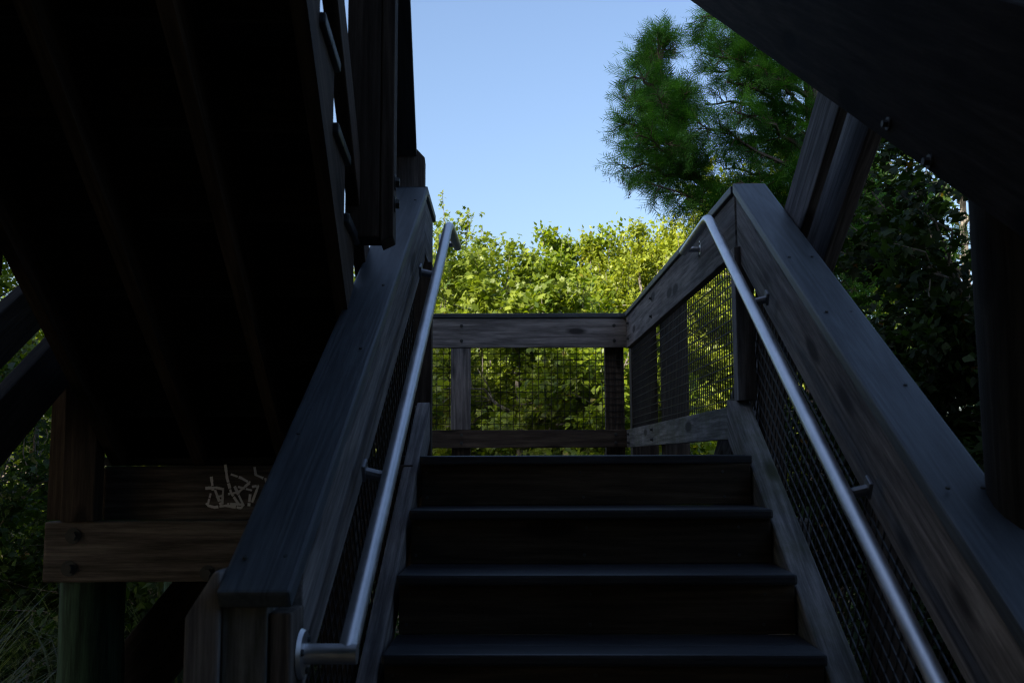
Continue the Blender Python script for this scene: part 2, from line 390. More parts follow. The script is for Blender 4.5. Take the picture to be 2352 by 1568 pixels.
box('end_post', S_(XL-.048, YN+.035, -1.6), S_(XL-.008, YN+.14, zn-.05), 'beam', rl, 2)
# chamfered outer post
hx0, hx1 = XL-.205, XL-.139
bm = poly_prism([(0, hx0), (1.445, hx0), (1.53, hx1-.012), (1.53, hx1), (0, hx1)], 0, .14, .006)
mx = Matrix(((0, 0, 1, 0), (0, 1, 0, YN+.02-YC), (1, 0, 0, -1.72+EZ-.02), (0, 0, 0, 1)))
cp = obj('chamfered_post', bm, 'rail', rl, mx)
for y in (3.80, 2.85):
    z = SL*(y-YC); box('post', S_(XL-.150, y, -.3+z), S_(XL-.062, y+.089, ZC-.06+z), 'brown', rl, 2)

for cap, x0, ya in ((rr, XR, YB+.2), (rl, XL-CW, YN+.08)):
    cb = [o for o in cap.children if o.name.startswith('rail_cap')][0]; y = ya
    while y < YC:
        screws(cb, [S_(x0+dx, y+random.uniform(-.02, .02), ZC+SL*(y-YC)+.0005) for dx in (.03, .105)], (0, -SL, 1)); y += .40
# ------------------------------------------------------------------ handrails
def handrail(X, sgn, ytop, ztop, ybot, zbot, ext, label, brackets, flange_end):
    h = stair_empty('handrail', label, 'handrail', 'metal handrails of the lower flight')
    P = []
    if flange_end: P.append(S_(X-sgn*.088, ybot-.0, zbot))
    P.append(S_(X, ybot, zbot))
    d = (S_(X, ytop, ztop)-S_(X, ybot, zbot)).normalized(); T = S_(X, ytop, ztop); e = Vector((0, 1, 0))
    for i in range(7):
        u = i/6; a = T-d*.07; b = T; c = T+e*.07; P.append(a*(1-u)**2+b*2*u*(1-u)+c*u*u)
    P.append(S_(X, ytop+ext, ztop))
    # mitred bottom corner: build as two tubes so that the corner stays crisp
    bm = tube_bm(P[1:] if flange_end else P, .0198, 20)
    o = smooth_obj(obj('tube', bm, 'alu', h), .9)
    if flange_end:
        smooth_obj(obj('return_tube', tube_bm([P[0], P[1]+Vector((sgn*.0198, 0, 0))*1], .0195, 20), 'alu', h), .9)
    def flange(p, n):
        bm = bmesh.new(); bmesh.ops.create_cone(bm, cap_ends=True, segments=28, radius1=.048, radius2=.044, depth=.008)
        q = Vector(n).to_track_quat('Z', 'Y').to_matrix().to_4x4(); q.translation = p
        f = smooth_obj(obj('wall_flange', bm, 'alu', h, q), .6)
        for a in (.8, 2.9, 5.0):
            bm = bmesh.new(); bmesh.ops.create_cone(bm, cap_ends=True, segments=8, radius1=.008, radius2=.006, depth=.006)
            s = obj('screw', bm, 'bolt', f, Matrix.Translation((math.cos(a)*.034, math.sin(a)*.034, .006)))
    if flange_end: flange(P[0]-Vector((-sgn*.002, 0, 0)), (sgn*-1*-1 if False else (1 if sgn > 0 else -1), 0, 0))
    # bracket at the top extension, with its flange on the landing fascia
    pe = S_(X, ytop+ext-.06, ztop); pw = pe+Vector((-sgn*.074, 0, 0)); smooth_obj(obj('standoff', tube_bm([pw, pe], .014, 14), 'alu', h)); flange(pw, (sgn, 0, 0))
    for yb in brackets:
        z = zbot+(ztop-zbot)*(yb-ybot)/(ytop-ybot); p = S_(X, yb, z)
        # saddle bracket: arm under the tube, plate on the fascia
        b = obj('bracket', tube_bm([p+Vector((-sgn*.068, 0, -.005)), p+Vector((-sgn*.03, 0, -.014)), p+Vector((0, 0, -.016))],   .014, 10), 'bracket', h)
        bm = bmesh.new(); bmesh.ops.create_cube(bm, size=1); bmesh.ops.scale(bm, vec=(.010, .040, .046), verts=bm.verts); bevel(bm, .003)
        mx = Matrix.Translation(p+Vector((-sgn*.066, 0, 0))) @ Matrix.Rotation(math.atan(SL), 4, 'X')
        obj('bracket_plate', bm, 'bracket', h, mx)
    return h
handrail(-.235, 1, 4.18, .992, 1.985, -.378, .46, 'left metal handrail with a round flange at its foot', (3.72, 2.54), True)
handrail(.885, -1, 4.25, 1.030, 1.20, -.90, .74, 'right metal handrail running down past the fascia beside the pile', (3.50, 2.50, 1.6), False)

# ------------------------------------------------------------------ landing platform
YF = 7.883
lp = empty('landing_platform', 'timber landing at the head of the lower stairs on a bolted girder', 'platform', (0, 5.7, 0))
def L(X, Y, Z): return Vector((X, Y-5.7, Z+EZ))
y = Y0
while y < YF+.05:
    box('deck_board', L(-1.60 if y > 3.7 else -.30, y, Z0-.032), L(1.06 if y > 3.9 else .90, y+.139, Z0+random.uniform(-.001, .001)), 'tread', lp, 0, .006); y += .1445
rim = box('rim_joist', L(-1.462, 3.700, -.222), L(-.335, 3.738, -.0268), 'beam', lp, 0)
box('rim_joist', L(-1.50, 7.90, -.25), L(1.06, 7.938, -.030), 'brown', lp, 0)
for x in (-1.50, -1.0, -.5, .0, .5, 1.0): box('joist', L(x, 3.742 if x < -.33 else 3.76, -.222), L(x+.038, 7.895, -.034), 'brown', lp, 1)
# white scrawl on the rim joist
def stroke(pts, wd=.0095):
    vs, fs = [], []
    pts = [Vector(p) for p in pts]
    for a, b in zip(pts, pts[1:]):
        d = (b-a).normalized(); nn = Vector((-d.y, d.x))*wd/2
        # dashes with gaps where the paint skipped the grain
        Ln = (b-a).length; s = 0
        while s < Ln:
            e = min(Ln+.002, s+random.uniform(.012, .03)); w2 = nn*random.uniform(.7, 1.2); k = len(vs)
            for p, q in ((a+d*s, -1), (a+d*s, 1), (a+d*e, 1), (a+d*e, -1)): vs.append(p+w2*q)
            fs.append((k, k+1, k+2, k+3)); s = e+random.choice((0, 0, .003, .004))
    return vs, fs
raw = [[(1243, 292), (1253, 370)], [(1208, 360), (1270, 356), (1315, 366)], [(1240, 390), (1222, 458)], [(1265, 370), (1300, 460)], [(1313, 368), (1308, 452)],
       [(1270, 410), (1312, 405)], [(1282, 434), (1310, 428)], [(1212, 448), (1225, 462), (1262, 472), (1330, 462), (1418, 476), (1434, 456), (1340, 454)],
       [(1325, 220), (1336, 300), (1360, 388), (1404, 454)], [(1358, 278), (1420, 300), (1468, 328), (1402, 384), (1345, 394)], [(1380, 348), (1404, 400), (1428, 450)],
       [(1400, 352), (1480, 372)], [(1472, 395), (1464, 462)], [(1497, 235), (1505, 282), (1546, 300)], [(1482, 352), (1520, 345), (1484, 440)], [(1560, 300), (1590, 420)]]
V, Fc = [], []
for s in raw:
    q = []
    for x, yy in s:
        p = at_y(x/2.56, (1600+yy/1.568)/1.6327, 3.7); q.append((p.x, p.z))
    vs, fs = stroke(q); k = len(V); V += [(v.x, 3.6975-5.7, v.y+EZ) for v in vs]; Fc += [tuple(k+i for i in f) for f in fs]
me = bpy.data.meshes.new('graffiti'); me.from_pydata(V, [], Fc); me.materials.append(M['paint'])
gr = bpy.data.objects.new('graffiti', me); link(gr, rim); gr.matrix_local = LOCAL[rim.name].inverted(); gr['label'] = 'white brushed scrawl on the brown rim joist'
for (x, z) in ((-1.425, -.05), (-1.425, -.12), (-.87, -.20)): 
    b = bolt(L(x, 3.70, z), (0, -1, 0), rim, .0045, 'screw')
gd = box('girder', L(-1.640, 3.615, -.435), L(1.10, 3.698, -.2222), 'beam', lp, 0, .010)
for x, z in ((-1.535, -.272), (-1.545, -.386), (-1.053, -.404)): bolt(L(x, 3.615, z), (0, -1, 0), gd, .0165)
box('girder', L(-1.640, 7.30, -.46), L(1.16, 7.38, -.2235), 'beam', lp, 0, .010)

# ------------------------------------------------------------------ landing railings
G = 'railings round the landing'
fr = empty('landing_railing', 'far landing railing with wire mesh in front of the sunlit trees', 'railing', (0, YF, 0), 0, G)
def Ff(X, Y, Z): return Vector((X, Y-YF, Z+EZ))
box('rail_cap', Ff(-1.62, YF, ZC-.036), Ff(XR+.02, YF+.14, ZC), 'capw', fr, 0, .006)
ff = box('fascia_board', Ff(-1.60, YF+.012, ZC-.275), Ff(XR+.050, YF+.050, ZC-.039), 'rail', fr, 0)
lf = box('lower_rail', Ff(-1.60, YF+.012, .0726), Ff(XR+.042, YF+.050, .2126), 'brown', fr, 0)
wire_panel_x('wire_mesh', fr, YF+.054-YF, -1.60, XR+.01, .10, .88)
box('batten', Ff(-.420, YF+.016, .216), Ff(-.262, YF+.048, .864), 'rail', fr, 2)
for x in (-1.55, -.415, .815): box('post', Ff(x, YF+.066, -.23), Ff(x+.150, YF+.155, ZC-.04), 'brown', fr, 2)
for x in (-.335, .885):
    for z in (ZC-.10, ZC-.22): bolt(Ff(x, YF+.012, z), (0, -1, 0), ff, .008)
    for z in (.11, .175): bolt(Ff(x, YF+.012, z), (0, -1, 0), lf, .008)
rg = empty('landing_railing', 'weathered right landing railing meeting the stair railing at a peaked corner', 'railing', (XR, 6, 0), 0, G)
def Fr(X, Y, Z): return Vector((X-XR, Y-6, Z+EZ))
box('rail_cap', Fr(XR, YC+.003, ZC-.036), Fr(XR+CW, YF-.003, ZC), 'capw', rg, 1, .006)
f2 = box('fascia_board', Fr(XR+.014, YC+.003, ZC-.285), Fr(XR+.052, YF+.008, ZC-.039), 'rail', rg, 1)
l2 = box('lower_rail', Fr(XR+.004, YC+.03, .0726), Fr(XR+.042, YF+.008, .2126), 'rail_moss', rg, 1)
wire_panel('wire_mesh', rg, Fr, XR+.056, YC+.02, YF, .10, .88, 0, YC)
for a, b, y, y2 in ((XR+.075, XR+.235, 6.45, 6.60), (XR+.07, XR+.28, YF+.16, YF+.30)): box('post', Fr(a, y, -.25), Fr(b, y2, ZC-.04), 'brown', rg, 2)
for y in (6.52, 7.75):
    for z in (.11, .175): bolt(Fr(XR+.004, y, z), (-1, 0, 0), l2, .008)
    for z in (ZC-.10, ZC-.22): bolt(Fr(XR+.014, y, z), (-1, 0, 0), f2, .008)
ls = empty('landing_railing', 'short landing railing between the two flights', 'railing', (XL, 4.3, 0), 0, G)
def Fl(X, Y, Z): return Vector((X-XL, Y-4.3, Z+EZ))
YE = 4.60
box('rail_cap', Fl(XL-CW, YC+.003, ZC-.036), Fl(XL, YE+.03, ZC), 'capw', ls, 1, .006)
box('fascia_board', Fl(XL-.050, YC+.003, ZC-.285), Fl(XL-.012, YE, ZC-.039), 'rail', ls, 1)
box('lower_rail', Fl(XL-.048, YC+.003, .0726), Fl(XL-.010, 4.39, .2126), 'rail', ls, 1)
box('post', Fl(XL-.110, 4.30, .0), Fl(XL+.006, 4.385, ZC-.29), 'brown', ls, 2)
box('post', Fl(XL-.17, 4.40, Z0), Fl(XL-.06, 4.50, ZC-.03), 'brown', ls, 2)
lw = empty('landing_railing', 'left landing railing behind the upper flight', 'railing', (-1.6, 6, 0), 0, G)
def Fw(X, Y, Z): return Vector((X+1.6, Y-6, Z+EZ))
box('rail_cap', Fw(-1.74, 3.80, ZC-.036), Fw(-1.605, YF-.005, ZC), 'capw', lw, 1, .006)
box('fascia_board', Fw(-1.65, 3.80, ZC-.285), Fw(-1.612, YF-.005, ZC-.039), 'rail', lw, 1)
box('lower_rail', Fw(-1.65, 3.80, .0726), Fw(-1.612, YF-.005, .2126), 'rail', lw, 1)
for y in (3.85, 5.9): box('post', Fw(-1.74, y, -.23), Fw(-1.655, y+.089, ZC-.04), 'brown', lw, 2)

# ------------------------------------------------------------------ upper flight, climbing back over the left shoulder
us = upper_empty('staircase', 'dark underside of the upper stair flight with parallel stringers', 'staircase')
NU = 16; YU = 4.04
for x in (-1.45, -1.15, -.84, -.546):
    saw(-1, YU-UP, Z0+RISE-.032+EZ, NU, .286, RUN, RISE, x, x+.038, us, 'stringer', 'brown')
for k in range(1, NU+1):
    zt = Z0+k*RISE; yf = YU-(k-1)*RUN
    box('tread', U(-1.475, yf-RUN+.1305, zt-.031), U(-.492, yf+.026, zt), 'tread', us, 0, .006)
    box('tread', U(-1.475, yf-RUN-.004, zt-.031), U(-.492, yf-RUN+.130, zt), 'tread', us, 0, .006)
    box('riser', U(-1.455, yf+.001, zt-RISE+.0004), U(-.510, yf+.024, zt-.0308), 'brown', us, 0, .003)
ur = upper_empty('upper_railing', 'tall dark railing of the upper flight with bolted double post', 'railing', 'railings of the upper flight')
zu = lambda y: 1.382-SL*(y-4.45)
def usl(name, X0, X1, off, ya, yb, depth, material, parent, bw=.005): return sloped(name, X0, X1, 1.382-off, ya, yb, depth, material, parent, U, -SL, 4.45, bw)
usl('rail_cap', -.515, -.362, 0, .0, 4.42, .038, 'capw', ur)
usl('fascia_board', -.500, -.462, .048, .0, 4.40, .235, 'brown', ur)
usl('lower_rail', -.530, -.488, 1.215, .0, 4.30, .14, 'brown', ur)
p1 = box('post', U(-.535, 3.15, .70), U(-.424, 3.285, zu(3.2)-.05), 'brown', ur, 2, .006)
# outer half of the double post, foot cut with a chamfer
bm = poly_prism([(.0, -.024), (.02, .018), (2.2, .018), (2.2, -.024)], 0, .14, .005)
p2 = obj('post', bm, 'brown', ur, Matrix(((0, 0, 1, -.398), (0, 1, 0, 3.148-UP), (1, 0, 0, .684+EZ), (0, 0, 0, 1))))
for z in (.895, .822): bolt(U(-.380, 3.20, z), (1, 0, 0), p2, .016)
for y in (1.75, .4): box('post', U(-.486, y, zu(y)-1.50), U(-.400, y+.135, zu(y)-.05), 'brown', ur, 2, .006)
bm = poly_prism([(0, -.09), (1.36, -.09), (1.395, -.05), (1.395, .02), (1.352, .060), (0, .060)], 0, .10, .006)
obj('newel_post', bm, 'beam', ur, Matrix(((0, 0, 1, 0), (0, 0, 0, 0), (0, 0, 0, 0), (0, 0, 0, 1))) if False else Matrix(((0, 0, 1, -.385), (0, 1, 0, 4.43-UP), (1, 0, 0, Z0+EZ), (0, 0, 0, 1))))
ul = upper_empty('upper_railing', 'outer railing of the upper flight beyond its left stringer', 'railing', 'railings of the upper flight')
usl('rail_cap', -1.63, -1.48, 0, .0, 3.95, .038, 'capw', ul)
usl('fascia_board', -1.52, -1.482, .048, .0, 3.9, .235, 'brown', ul)
usl('lower_rail', -1.52, -1.482, 1.215, .0, 3.9, .14, 'brown', ul)
box('post', U(-1.60, 2.72, .515), U(-1.462, 2.86, zu(2.8)-.05), 'brown', ul, 2, .006)
box('post', U(-1.583, 3.665, -.2215), U(-1.464, 3.755, zu(3.7)-.05), 'brown', ul, 2, .006)
box('post', U(-1.60, 1.2, zu(1.2)-1.5), U(-1.462, 1.34, zu(1.2)-.05), 'brown', ul, 2, .006)

# ------------------------------------------------------------------ piles, braces and the deck overhead
def pile(x, y, ztop, r, label, lean=(0, 0), material='pile'):
    e = empty('support_pile', label, 'pile', (x, y, 0), 0, 'round piles of the tower')
    n = 14; path = [(lean[0]*i/n+random.uniform(-.004, .004), lean[1]*i/n+random.uniform(-.004, .004), -.3+(ztop+EZ+.3)*i/n) for i in range(n+1)]
    bm = tube_bm([(p[2], p[1], -p[0]) for p in path], [r*(1.05-.1*i/n)*random.uniform(.985, 1.015) for i in range(n+1)], 24)
    # local X runs up the pile so that the grain follows it
    o = obj('shaft', bm, material, e, Matrix(((0, 0, -1, 0), (0, 1, 0, 0), (1, 0, 0, 0), (0, 0, 0, 1)))); smooth_obj(o, .8); return e
pile(-1.528, 3.80, -.28, .118, 'green stained round pile under the bolted girder')
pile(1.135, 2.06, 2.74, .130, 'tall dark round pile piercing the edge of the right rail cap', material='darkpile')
pile(-1.10, 7.45, -.28, .118, 'round pile under the far left corner of the landing')
pile(1.08, 7.45, -.28, .118, 'round pile under the far right corner of the landing')
pile(1.16, -1.8, 2.74, .13, 'tall round pile behind the foot of the stairs')
pile(-1.80, -1.8, 2.74, .13, 'tall round pile behind the upper flight')
pile(-1.735, 2.02, 2.74, .125, 'tall round pile between the paired left braces')
pile(-1.735, 5.60, 2.74, .125, 'tall round pile behind the upper stair flight')
pile(1.16, 5.45, -.30, .11, 'short round pile at the foot of the paired right braces')
def brace(p0, p1, w, t, label, material='darkbeam', bolts=(), frame=None, sgn=-1):
    e = frame if frame else empty('diagonal_brace', label, 'brace', (p0[0], p0[1], 0), 0, 'diagonal braces of the tower')
    o = Vector((0, 0, 0)) if frame else Vector((p0[0], p0[1], 0))
    b = board('timber', Vector(p0)-o, Vector(p1)-o, w, t, material, e, (1, 0, 0) if abs(p1[0]-p0[0]) < .3 else (0, 1, 0), bw=.008)
    for p in bolts: bolt(Vector(p)-o, (sgn, 0, 0), b, .016)
    return e
# right brace rising away from the camera, parallel to the stairs
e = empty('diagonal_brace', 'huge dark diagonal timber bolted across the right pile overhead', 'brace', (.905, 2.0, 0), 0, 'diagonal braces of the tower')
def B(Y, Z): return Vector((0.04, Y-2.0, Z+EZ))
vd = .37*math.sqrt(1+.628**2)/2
b = board('timber', B(1.35, .153+vd), B(4.95, 2.414+vd), .37, .075, 'shadebeam', e, (1, 0, 0), True, True, .01)
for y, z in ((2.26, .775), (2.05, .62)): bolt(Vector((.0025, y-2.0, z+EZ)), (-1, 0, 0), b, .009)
# paired braces falling away behind the right railing
zz = lambda y: 1.267-.66*(y-3.345)-.114
brace(W(1.1185, 2.19, zz(2.19)-.02), W(1.1185, 5.35, zz(5.35)-.02), .225, .037, 'inner plank of the paired right braces against the cypress', 'plank')
brace(W(1.2505, 2.19, zz(2.19)-.02), W(1.2505, 5.35, zz(5.35)-.02), .235, .055, 'outer plank of the paired right braces against the cypress', 'plank')
# paired braces on the left
def lz(y, z0): return z0
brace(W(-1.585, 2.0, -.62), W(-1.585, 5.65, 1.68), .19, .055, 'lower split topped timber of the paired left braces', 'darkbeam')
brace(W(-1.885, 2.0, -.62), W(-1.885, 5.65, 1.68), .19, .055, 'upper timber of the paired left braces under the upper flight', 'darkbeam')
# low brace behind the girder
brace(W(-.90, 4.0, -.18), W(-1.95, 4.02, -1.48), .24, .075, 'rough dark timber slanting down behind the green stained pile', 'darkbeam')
# deck overhead
od = empty('observation_deck', 'upper observation deck above the stairs', 'deck', (0, 1, 0))
def D(X, Y, Z): return Vector((X, Y-1, Z+EZ))
ZD = 3.03
y = -3.0
while y < 1.1:
    box('deck_board', D(-.30 if y > -.4 else -2.0, y, ZD-.035), D(1.45, y+.139, ZD), 'brown', od, 0, .004); y += .1445
for x in (-.28, .15, .58, 1.0, 1.40): box('joist', D(x, -3.0, ZD-.27), D(x+.038, 1.2, ZD-.036), 'brown', od, 1, .004)
for y in (-2.0, 1.0): box('girder', D(-2.0 if y < 0 else -.32, y, ZD-.52), D(1.45, y+.08, ZD-.272), 'beam', od, 0, .006)
box('girder', D(1.0, 1.1, ZD-.30), D(1.09, 5.3, ZD-.05), 'beam', od, 1, .006)

# ------------------------------------------------------------------ vegetation
def unit(a): return a/np.maximum(1e-9, np.linalg.norm(a, axis=-1, keepdims=True))
LEAF = {}
LEAF['ovate'] = (np.array([(0, 0, 0), (.30, .27, .06), (.62, .24, .07), (1, 0, -.04), (.62, -.24, .07), (.30, -.27, .06), (.48, 0, 0)], float),
                 [(0, 1, 6), (1, 2, 6), (2, 3, 6), (3, 4, 6), (4, 5, 6), (5, 0, 6)])
LEAF['maple'] = (np.array([(0, 0, 0), (.05, .42, -.05), (.32, .26, .04), (.55, .55, -.06), (.62, .20, .05), (1, 0, -.08), (.62, -.20, .05), (.55, -.55, -.06), (.32, -.26, .04), (.05, -.42, -.05), (.35, 0, .0)], float),
                 [(i, (i+1) % 10, 10) for i in range(10)])
LEAF['quad'] = (np.array([(0, 0, 0), (.42, .30, .05), (1, 0, -.07), (.42, -.30, .05)], float), [(0, 1, 2, 3)])
def leaf_mesh(name, pos, dirs, nrm, size, kind, material, parent, tint=None, width=1.0):
    T, Fs = LEAF[kind]; n_ = len(pos); k = len(T)
    d = unit(dirs); s = unit(np.cross(nrm, d)); u = np.cross(d, s)
    sz = size[:, None, None]
    V = pos[:, None, :]+sz*(T[None, :, 0:1]*d[:, None, :]+width*T[None, :, 1:2]*s[:, None, :]+T[None, :, 2:3]*u[:, None, :])
    V = V.reshape(-1, 3); m_ = len(Fs[0]); Fa = np.array(Fs)
    Fi = (Fa[None]+(np.arange(n_)*k)[:, None, None]).reshape(-1, m_)
    return raw_mesh(name, V, Fi, material, parent, np.repeat(rng.random(n_) if tint is None else tint, k))
def raw_mesh(name, V, Fi, material, parent, tint=None):
    me = bpy.data.meshes.new(name); nf, m_ = Fi.shape
    me.vertices.add(len(V)); me.vertices.foreach_set('co', V.astype(np.float32).ravel())
    me.loops.add(nf*m_); me.loops.foreach_set('vertex_index', Fi.astype(np.int32).ravel())
    me.polygons.add(nf); me.polygons.foreach_set('loop_start', (np.arange(nf)*m_).astype(np.int32)); me.polygons.foreach_set('loop_total', np.full(nf, m_, np.int32))
    me.update(calc_edges=True)
    if tint is not None:
        a = me.attributes.new('tint', 'FLOAT', 'POINT'); a.data.foreach_set('value', tint.astype(np.float32))
    me.materials.append(M[material]); o = bpy.data.objects.new(name, me); return link(o, parent)
def curve_pts(a, b, sag, n_=7, jit=.05):
    a, b = np.array(a, float), np.array(b, float); L_ = np.linalg.norm(b-a); out = []
    j = rng.normal(0, jit*L_, (n_, 3)); 
    for i in range(n_):
        t_ = i/(n_-1); p = a*(1-t_)+b*t_; p[2] += sag*L_*4*t_*(1-t_); w = math.sin(math.pi*t_)
        out.append(p+j[i]*w*.5)
    return out
def tubes_mesh(name, paths, material, parent, seg=5):
    V, Fi = [], []
    for path, r0, r1 in paths:
        P = np.array(path, float); n_ = len(P); d = unit(np.gradient(P, axis=0)); ref = np.tile(np.array([[.31, .87, .37]]), (n_, 1)); a = unit(np.cross(d, ref)); b = np.cross(d, a)
        k = len(V) and sum(len(v) for v in V)
        rr_ = np.linspace(r0, r1, n_)[:, None, None]; an = np.linspace(0, 2*math.pi, seg, endpoint=False)
        ring = P[:, None, :]+rr_*(np.cos(an)[None, :, None]*a[:, None, :]+np.sin(an)[None, :, None]*b[:, None, :])
        V.append(ring.reshape(-1, 3))
        for i in range(n_-1):
            for j in range(seg): Fi.append((k+i*seg+j, k+i*seg+(j+1) % seg, k+(i+1)*seg+(j+1) % seg, k+(i+1)*seg+j))
    o = raw_mesh(name, np.concatenate(V), np.array(Fi), material, parent); smooth_obj(o, 1.2); return o
def tree(label, x, y, top, rx, rz, cz, leaf, material, size, ncl, per, name='broadleaf_tree', cat='tree', group='trees beyond the landing', clr=.42, up=.25, shoots=10, trunk_r=.09, lean=0, ry=None, tops=None, hollow=.30, spread=.27):
    """tree at ground (x, y): crown of leaf clumps on twigs; 'top' and 'cz' are eye heights"""
    e = empty(name, label, cat, (x, y, 0), 0, group)
    c = np.array([lean, 0, cz+EZ]); ry = ry or rx
    lob = unit(rng.normal(size=(9, 3))); amp = rng.uniform(-.28, .34, 9)
    cen = []
    while len(cen) < ncl:
        d = unit(rng.normal(size=3)); r = rng.uniform(hollow**3, 1)**(1/3)
        k = 1+np.sum(amp*np.maximum(0, lob@d)**4)
        p = c+d*r*k*np.array([rx, ry, rz])
        if p[2] > .25 and p[2] < top+EZ+.1: cen.append(p)
    cen = np.array(cen)
    paths = []
    h = c[2]+rz*.55; tr = curve_pts((0, 0, -.1), (lean*.8, 0, h), 0, 9, .03); paths.append((tr, trunk_r, trunk_r*.25))
    nl = max(8, ncl//14); li = rng.choice(len(cen), nl, replace=False); knots = []
    for i in li:
        q = cen[i]; hh = min(max(.3, q[2]-.5*np.linalg.norm(q[:2]-c[:2])), h*.95); t_ = hh/h; base = np.array([lean*.8*t_, 0, hh])
        pp = curve_pts(base, q, .06, 7, .10); paths.append((pp, trunk_r*.42, trunk_r*.10)); knots += pp[2:]
    knots = np.array(knots)
    tips = []
    for q in cen:
        j = np.argmin(np.sum((knots-q)**2, 1)); o = unit(q-c+np.array([0, 0, up*rz])); tip = q+o*clr*rng.uniform(.5, 1.0)
        pp = curve_pts(knots[j], tip, .03, 5, .08); paths.append((pp, trunk_r*.13, trunk_r*.035)); tips.append((pp[2], tip))
    tipsA = np.array([a for a, b in tips]); tipsB = np.array([b for a, b in tips])
    # leaves along the outer part of every twig
    idx = np.repeat(np.arange(ncl), per); t_ = rng.random(len(idx))**.8; ax = tipsB[idx]-tipsA[idx]
    pos = tipsA[idx]+ax*t_[:, None]+rng.normal(size=(len(idx), 3))*np.array([1, 1, .8])*clr*spread
    out = unit(pos-c); dirs = out*.7+rng.normal(size=pos.shape)*.7+np.array([0, 0, -.35])
    nr = np.array([0, 0, 1.])*.7+out*.3+np.array(sd)*.6+rng.normal(size=pos.shape)*.55
    sz = size*rng.uniform(.6, 1.2, len(pos)); tn = np.clip(rng.normal(.45, .22, len(pos))+.25*(rng.random(ncl)[idx]-.5), 0, .97); tn[rng.random(len(pos)) < .006] = 1
    # leading shoots that break the outline
    sp, sd_, sn = [], [], []
    base = list(tops or [])
    order = np.argsort(-(cen[:, 2]+rng.random(len(cen))*.8*rz))[:shoots]
    for b_, hh in [(cen[i], rng.uniform(.3, .75)) for i in order]+base:
        b_ = np.array(b_, float); tip = b_+np.array([rng.normal(0, .08), rng.normal(0, .08), hh]); paths.append(([b_-np.array([0, 0, .3]), b_, tip], .012, .004))
        for q in np.linspace(0, 1, int(14+hh*22)):
            a = rng.random()*6.28; o = np.array([math.cos(a), math.sin(a), .15]); sp.append(b_*(1-q)+tip*q+o*.10*(1.1-q)*rng.random()); sd_.append(o+np.array([0, 0, -.3])+rng.normal(size=3)*.3); sn.append(np.array([0, 0, 1])+rng.normal(size=3)*.5)
    if sp:
        pos = np.concatenate([pos, sp]); dirs = np.concatenate([dirs, sd_]); nr = np.concatenate([nr, sn]); sz = np.concatenate([sz, size*rng.uniform(.55, 1.0, len(sp))]); tn = np.concatenate([tn, np.clip(rng.normal(.7, .15, len(sp)), 0, .96)])
    tubes_mesh('trunk', paths, 'bark', e)
    leaf_mesh('crown', pos, dirs, nr, sz, leaf, material, e, tn)
    return e
def px_top(px, py, Y):                       # ground x and eye height of a tree top seen at a pixel and standing Y metres off
    p = at_y(px, py, Y); return p.x, p.z
# --- sunlit trees beyond the landing
def bright(label, px, py, Yd, rx, rz, leaf, material, size, ncl, per, **k):
    x, z = px_top(px, py, Yd); return tree(label, x, Yd, z, rx, rz, z-rz*.97, leaf, material, size, ncl, per, clr=.50, **k)
bright('bright maple with upright leafy shoots behind the far railing', 1085, 562, 17.5, 2.15, 3.1, 'maple', 'maple', .100, 200, 230, up=.5, shoots=18, spread=.24, tops=[((-.45, -.3, at_y(1030, 560, 17.5).z+EZ), .9)])
bright('darker glossy leaved tree in the middle behind the far railing', 1290, 598, 18.5, 1.8, 3.2, 'quad', 'ovate', .115, 180, 250, shoots=20, spread=.24)
bright('yellow green tree behind the far corner of the landing', 1465, 575, 18, 1.75, 2.9, 'quad', 'ovate2', .100, 190, 270, shoots=22, spread=.24)
bright('tall yellow green tree half hidden by the right landing railing', 1620, 508, 20, 2.1, 3.6, 'quad', 'ovate2', .100, 190, 250, shoots=16, spread=.24)
bright('maple standing behind the left stair railing', 900, 560, 20, 2.3, 3.3, 'quad', 'maple', .125, 180, 130, shoots=8)
bright('leafy sapling seen through the far wire mesh', 1190, 690, 14.6, 1.5, 2.0, 'maple', 'maple', .115, 110, 130, shoots=6, spread=.24)
bright('low glossy bush seen through the far wire mesh', 1390, 730, 14.2, 1.5, 1.9, 'quad', 'ovate', .12, 110, 160, shoots=5, spread=.24)
# --- darker trees further back that close the wood
for i, (px, Yd, tp, lab) in enumerate(((150, 24, 640, 'dense dark tree far behind the left braces'), (560, 26, 640, 'dense dark tree far behind the upper flight'), (1000, 25, 640, 'deep green tree filling the gaps behind the bright maple'),
        (1250, 27, 660, 'deep green tree filling the gaps behind the glossy tree'), (1480, 25, 640, 'deep green tree filling the gaps behind the yellow green tree'), (1760, 24, 420, 'tall deep green tree behind the cypress'), (2180, 22, 40, 'tall deep green tree behind the right pile'))):
    x, z = px_top(px, tp, Yd)
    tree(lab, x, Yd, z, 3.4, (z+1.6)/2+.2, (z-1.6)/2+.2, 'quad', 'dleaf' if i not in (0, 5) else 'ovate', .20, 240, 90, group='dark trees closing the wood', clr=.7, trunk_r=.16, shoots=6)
# --- left side, beyond the braces
tree('airy glossy leaved tree beyond the left braces', -5.2, 9.3, 3.0, 1.9, 2.3, .75, 'quad', 'ovate', .075, 240, 120, group='trees beside the tower', shoots=6)
tree('thin bush with pale twigs beyond the left girder end', -3.9, 7.4, .4, 1.0, 1.0, -.65, 'quad', 'dleaf', .07, 150, 110, name='bush', cat='bush', group='trees beside the tower', shoots=3, trunk_r=.05, clr=.3)
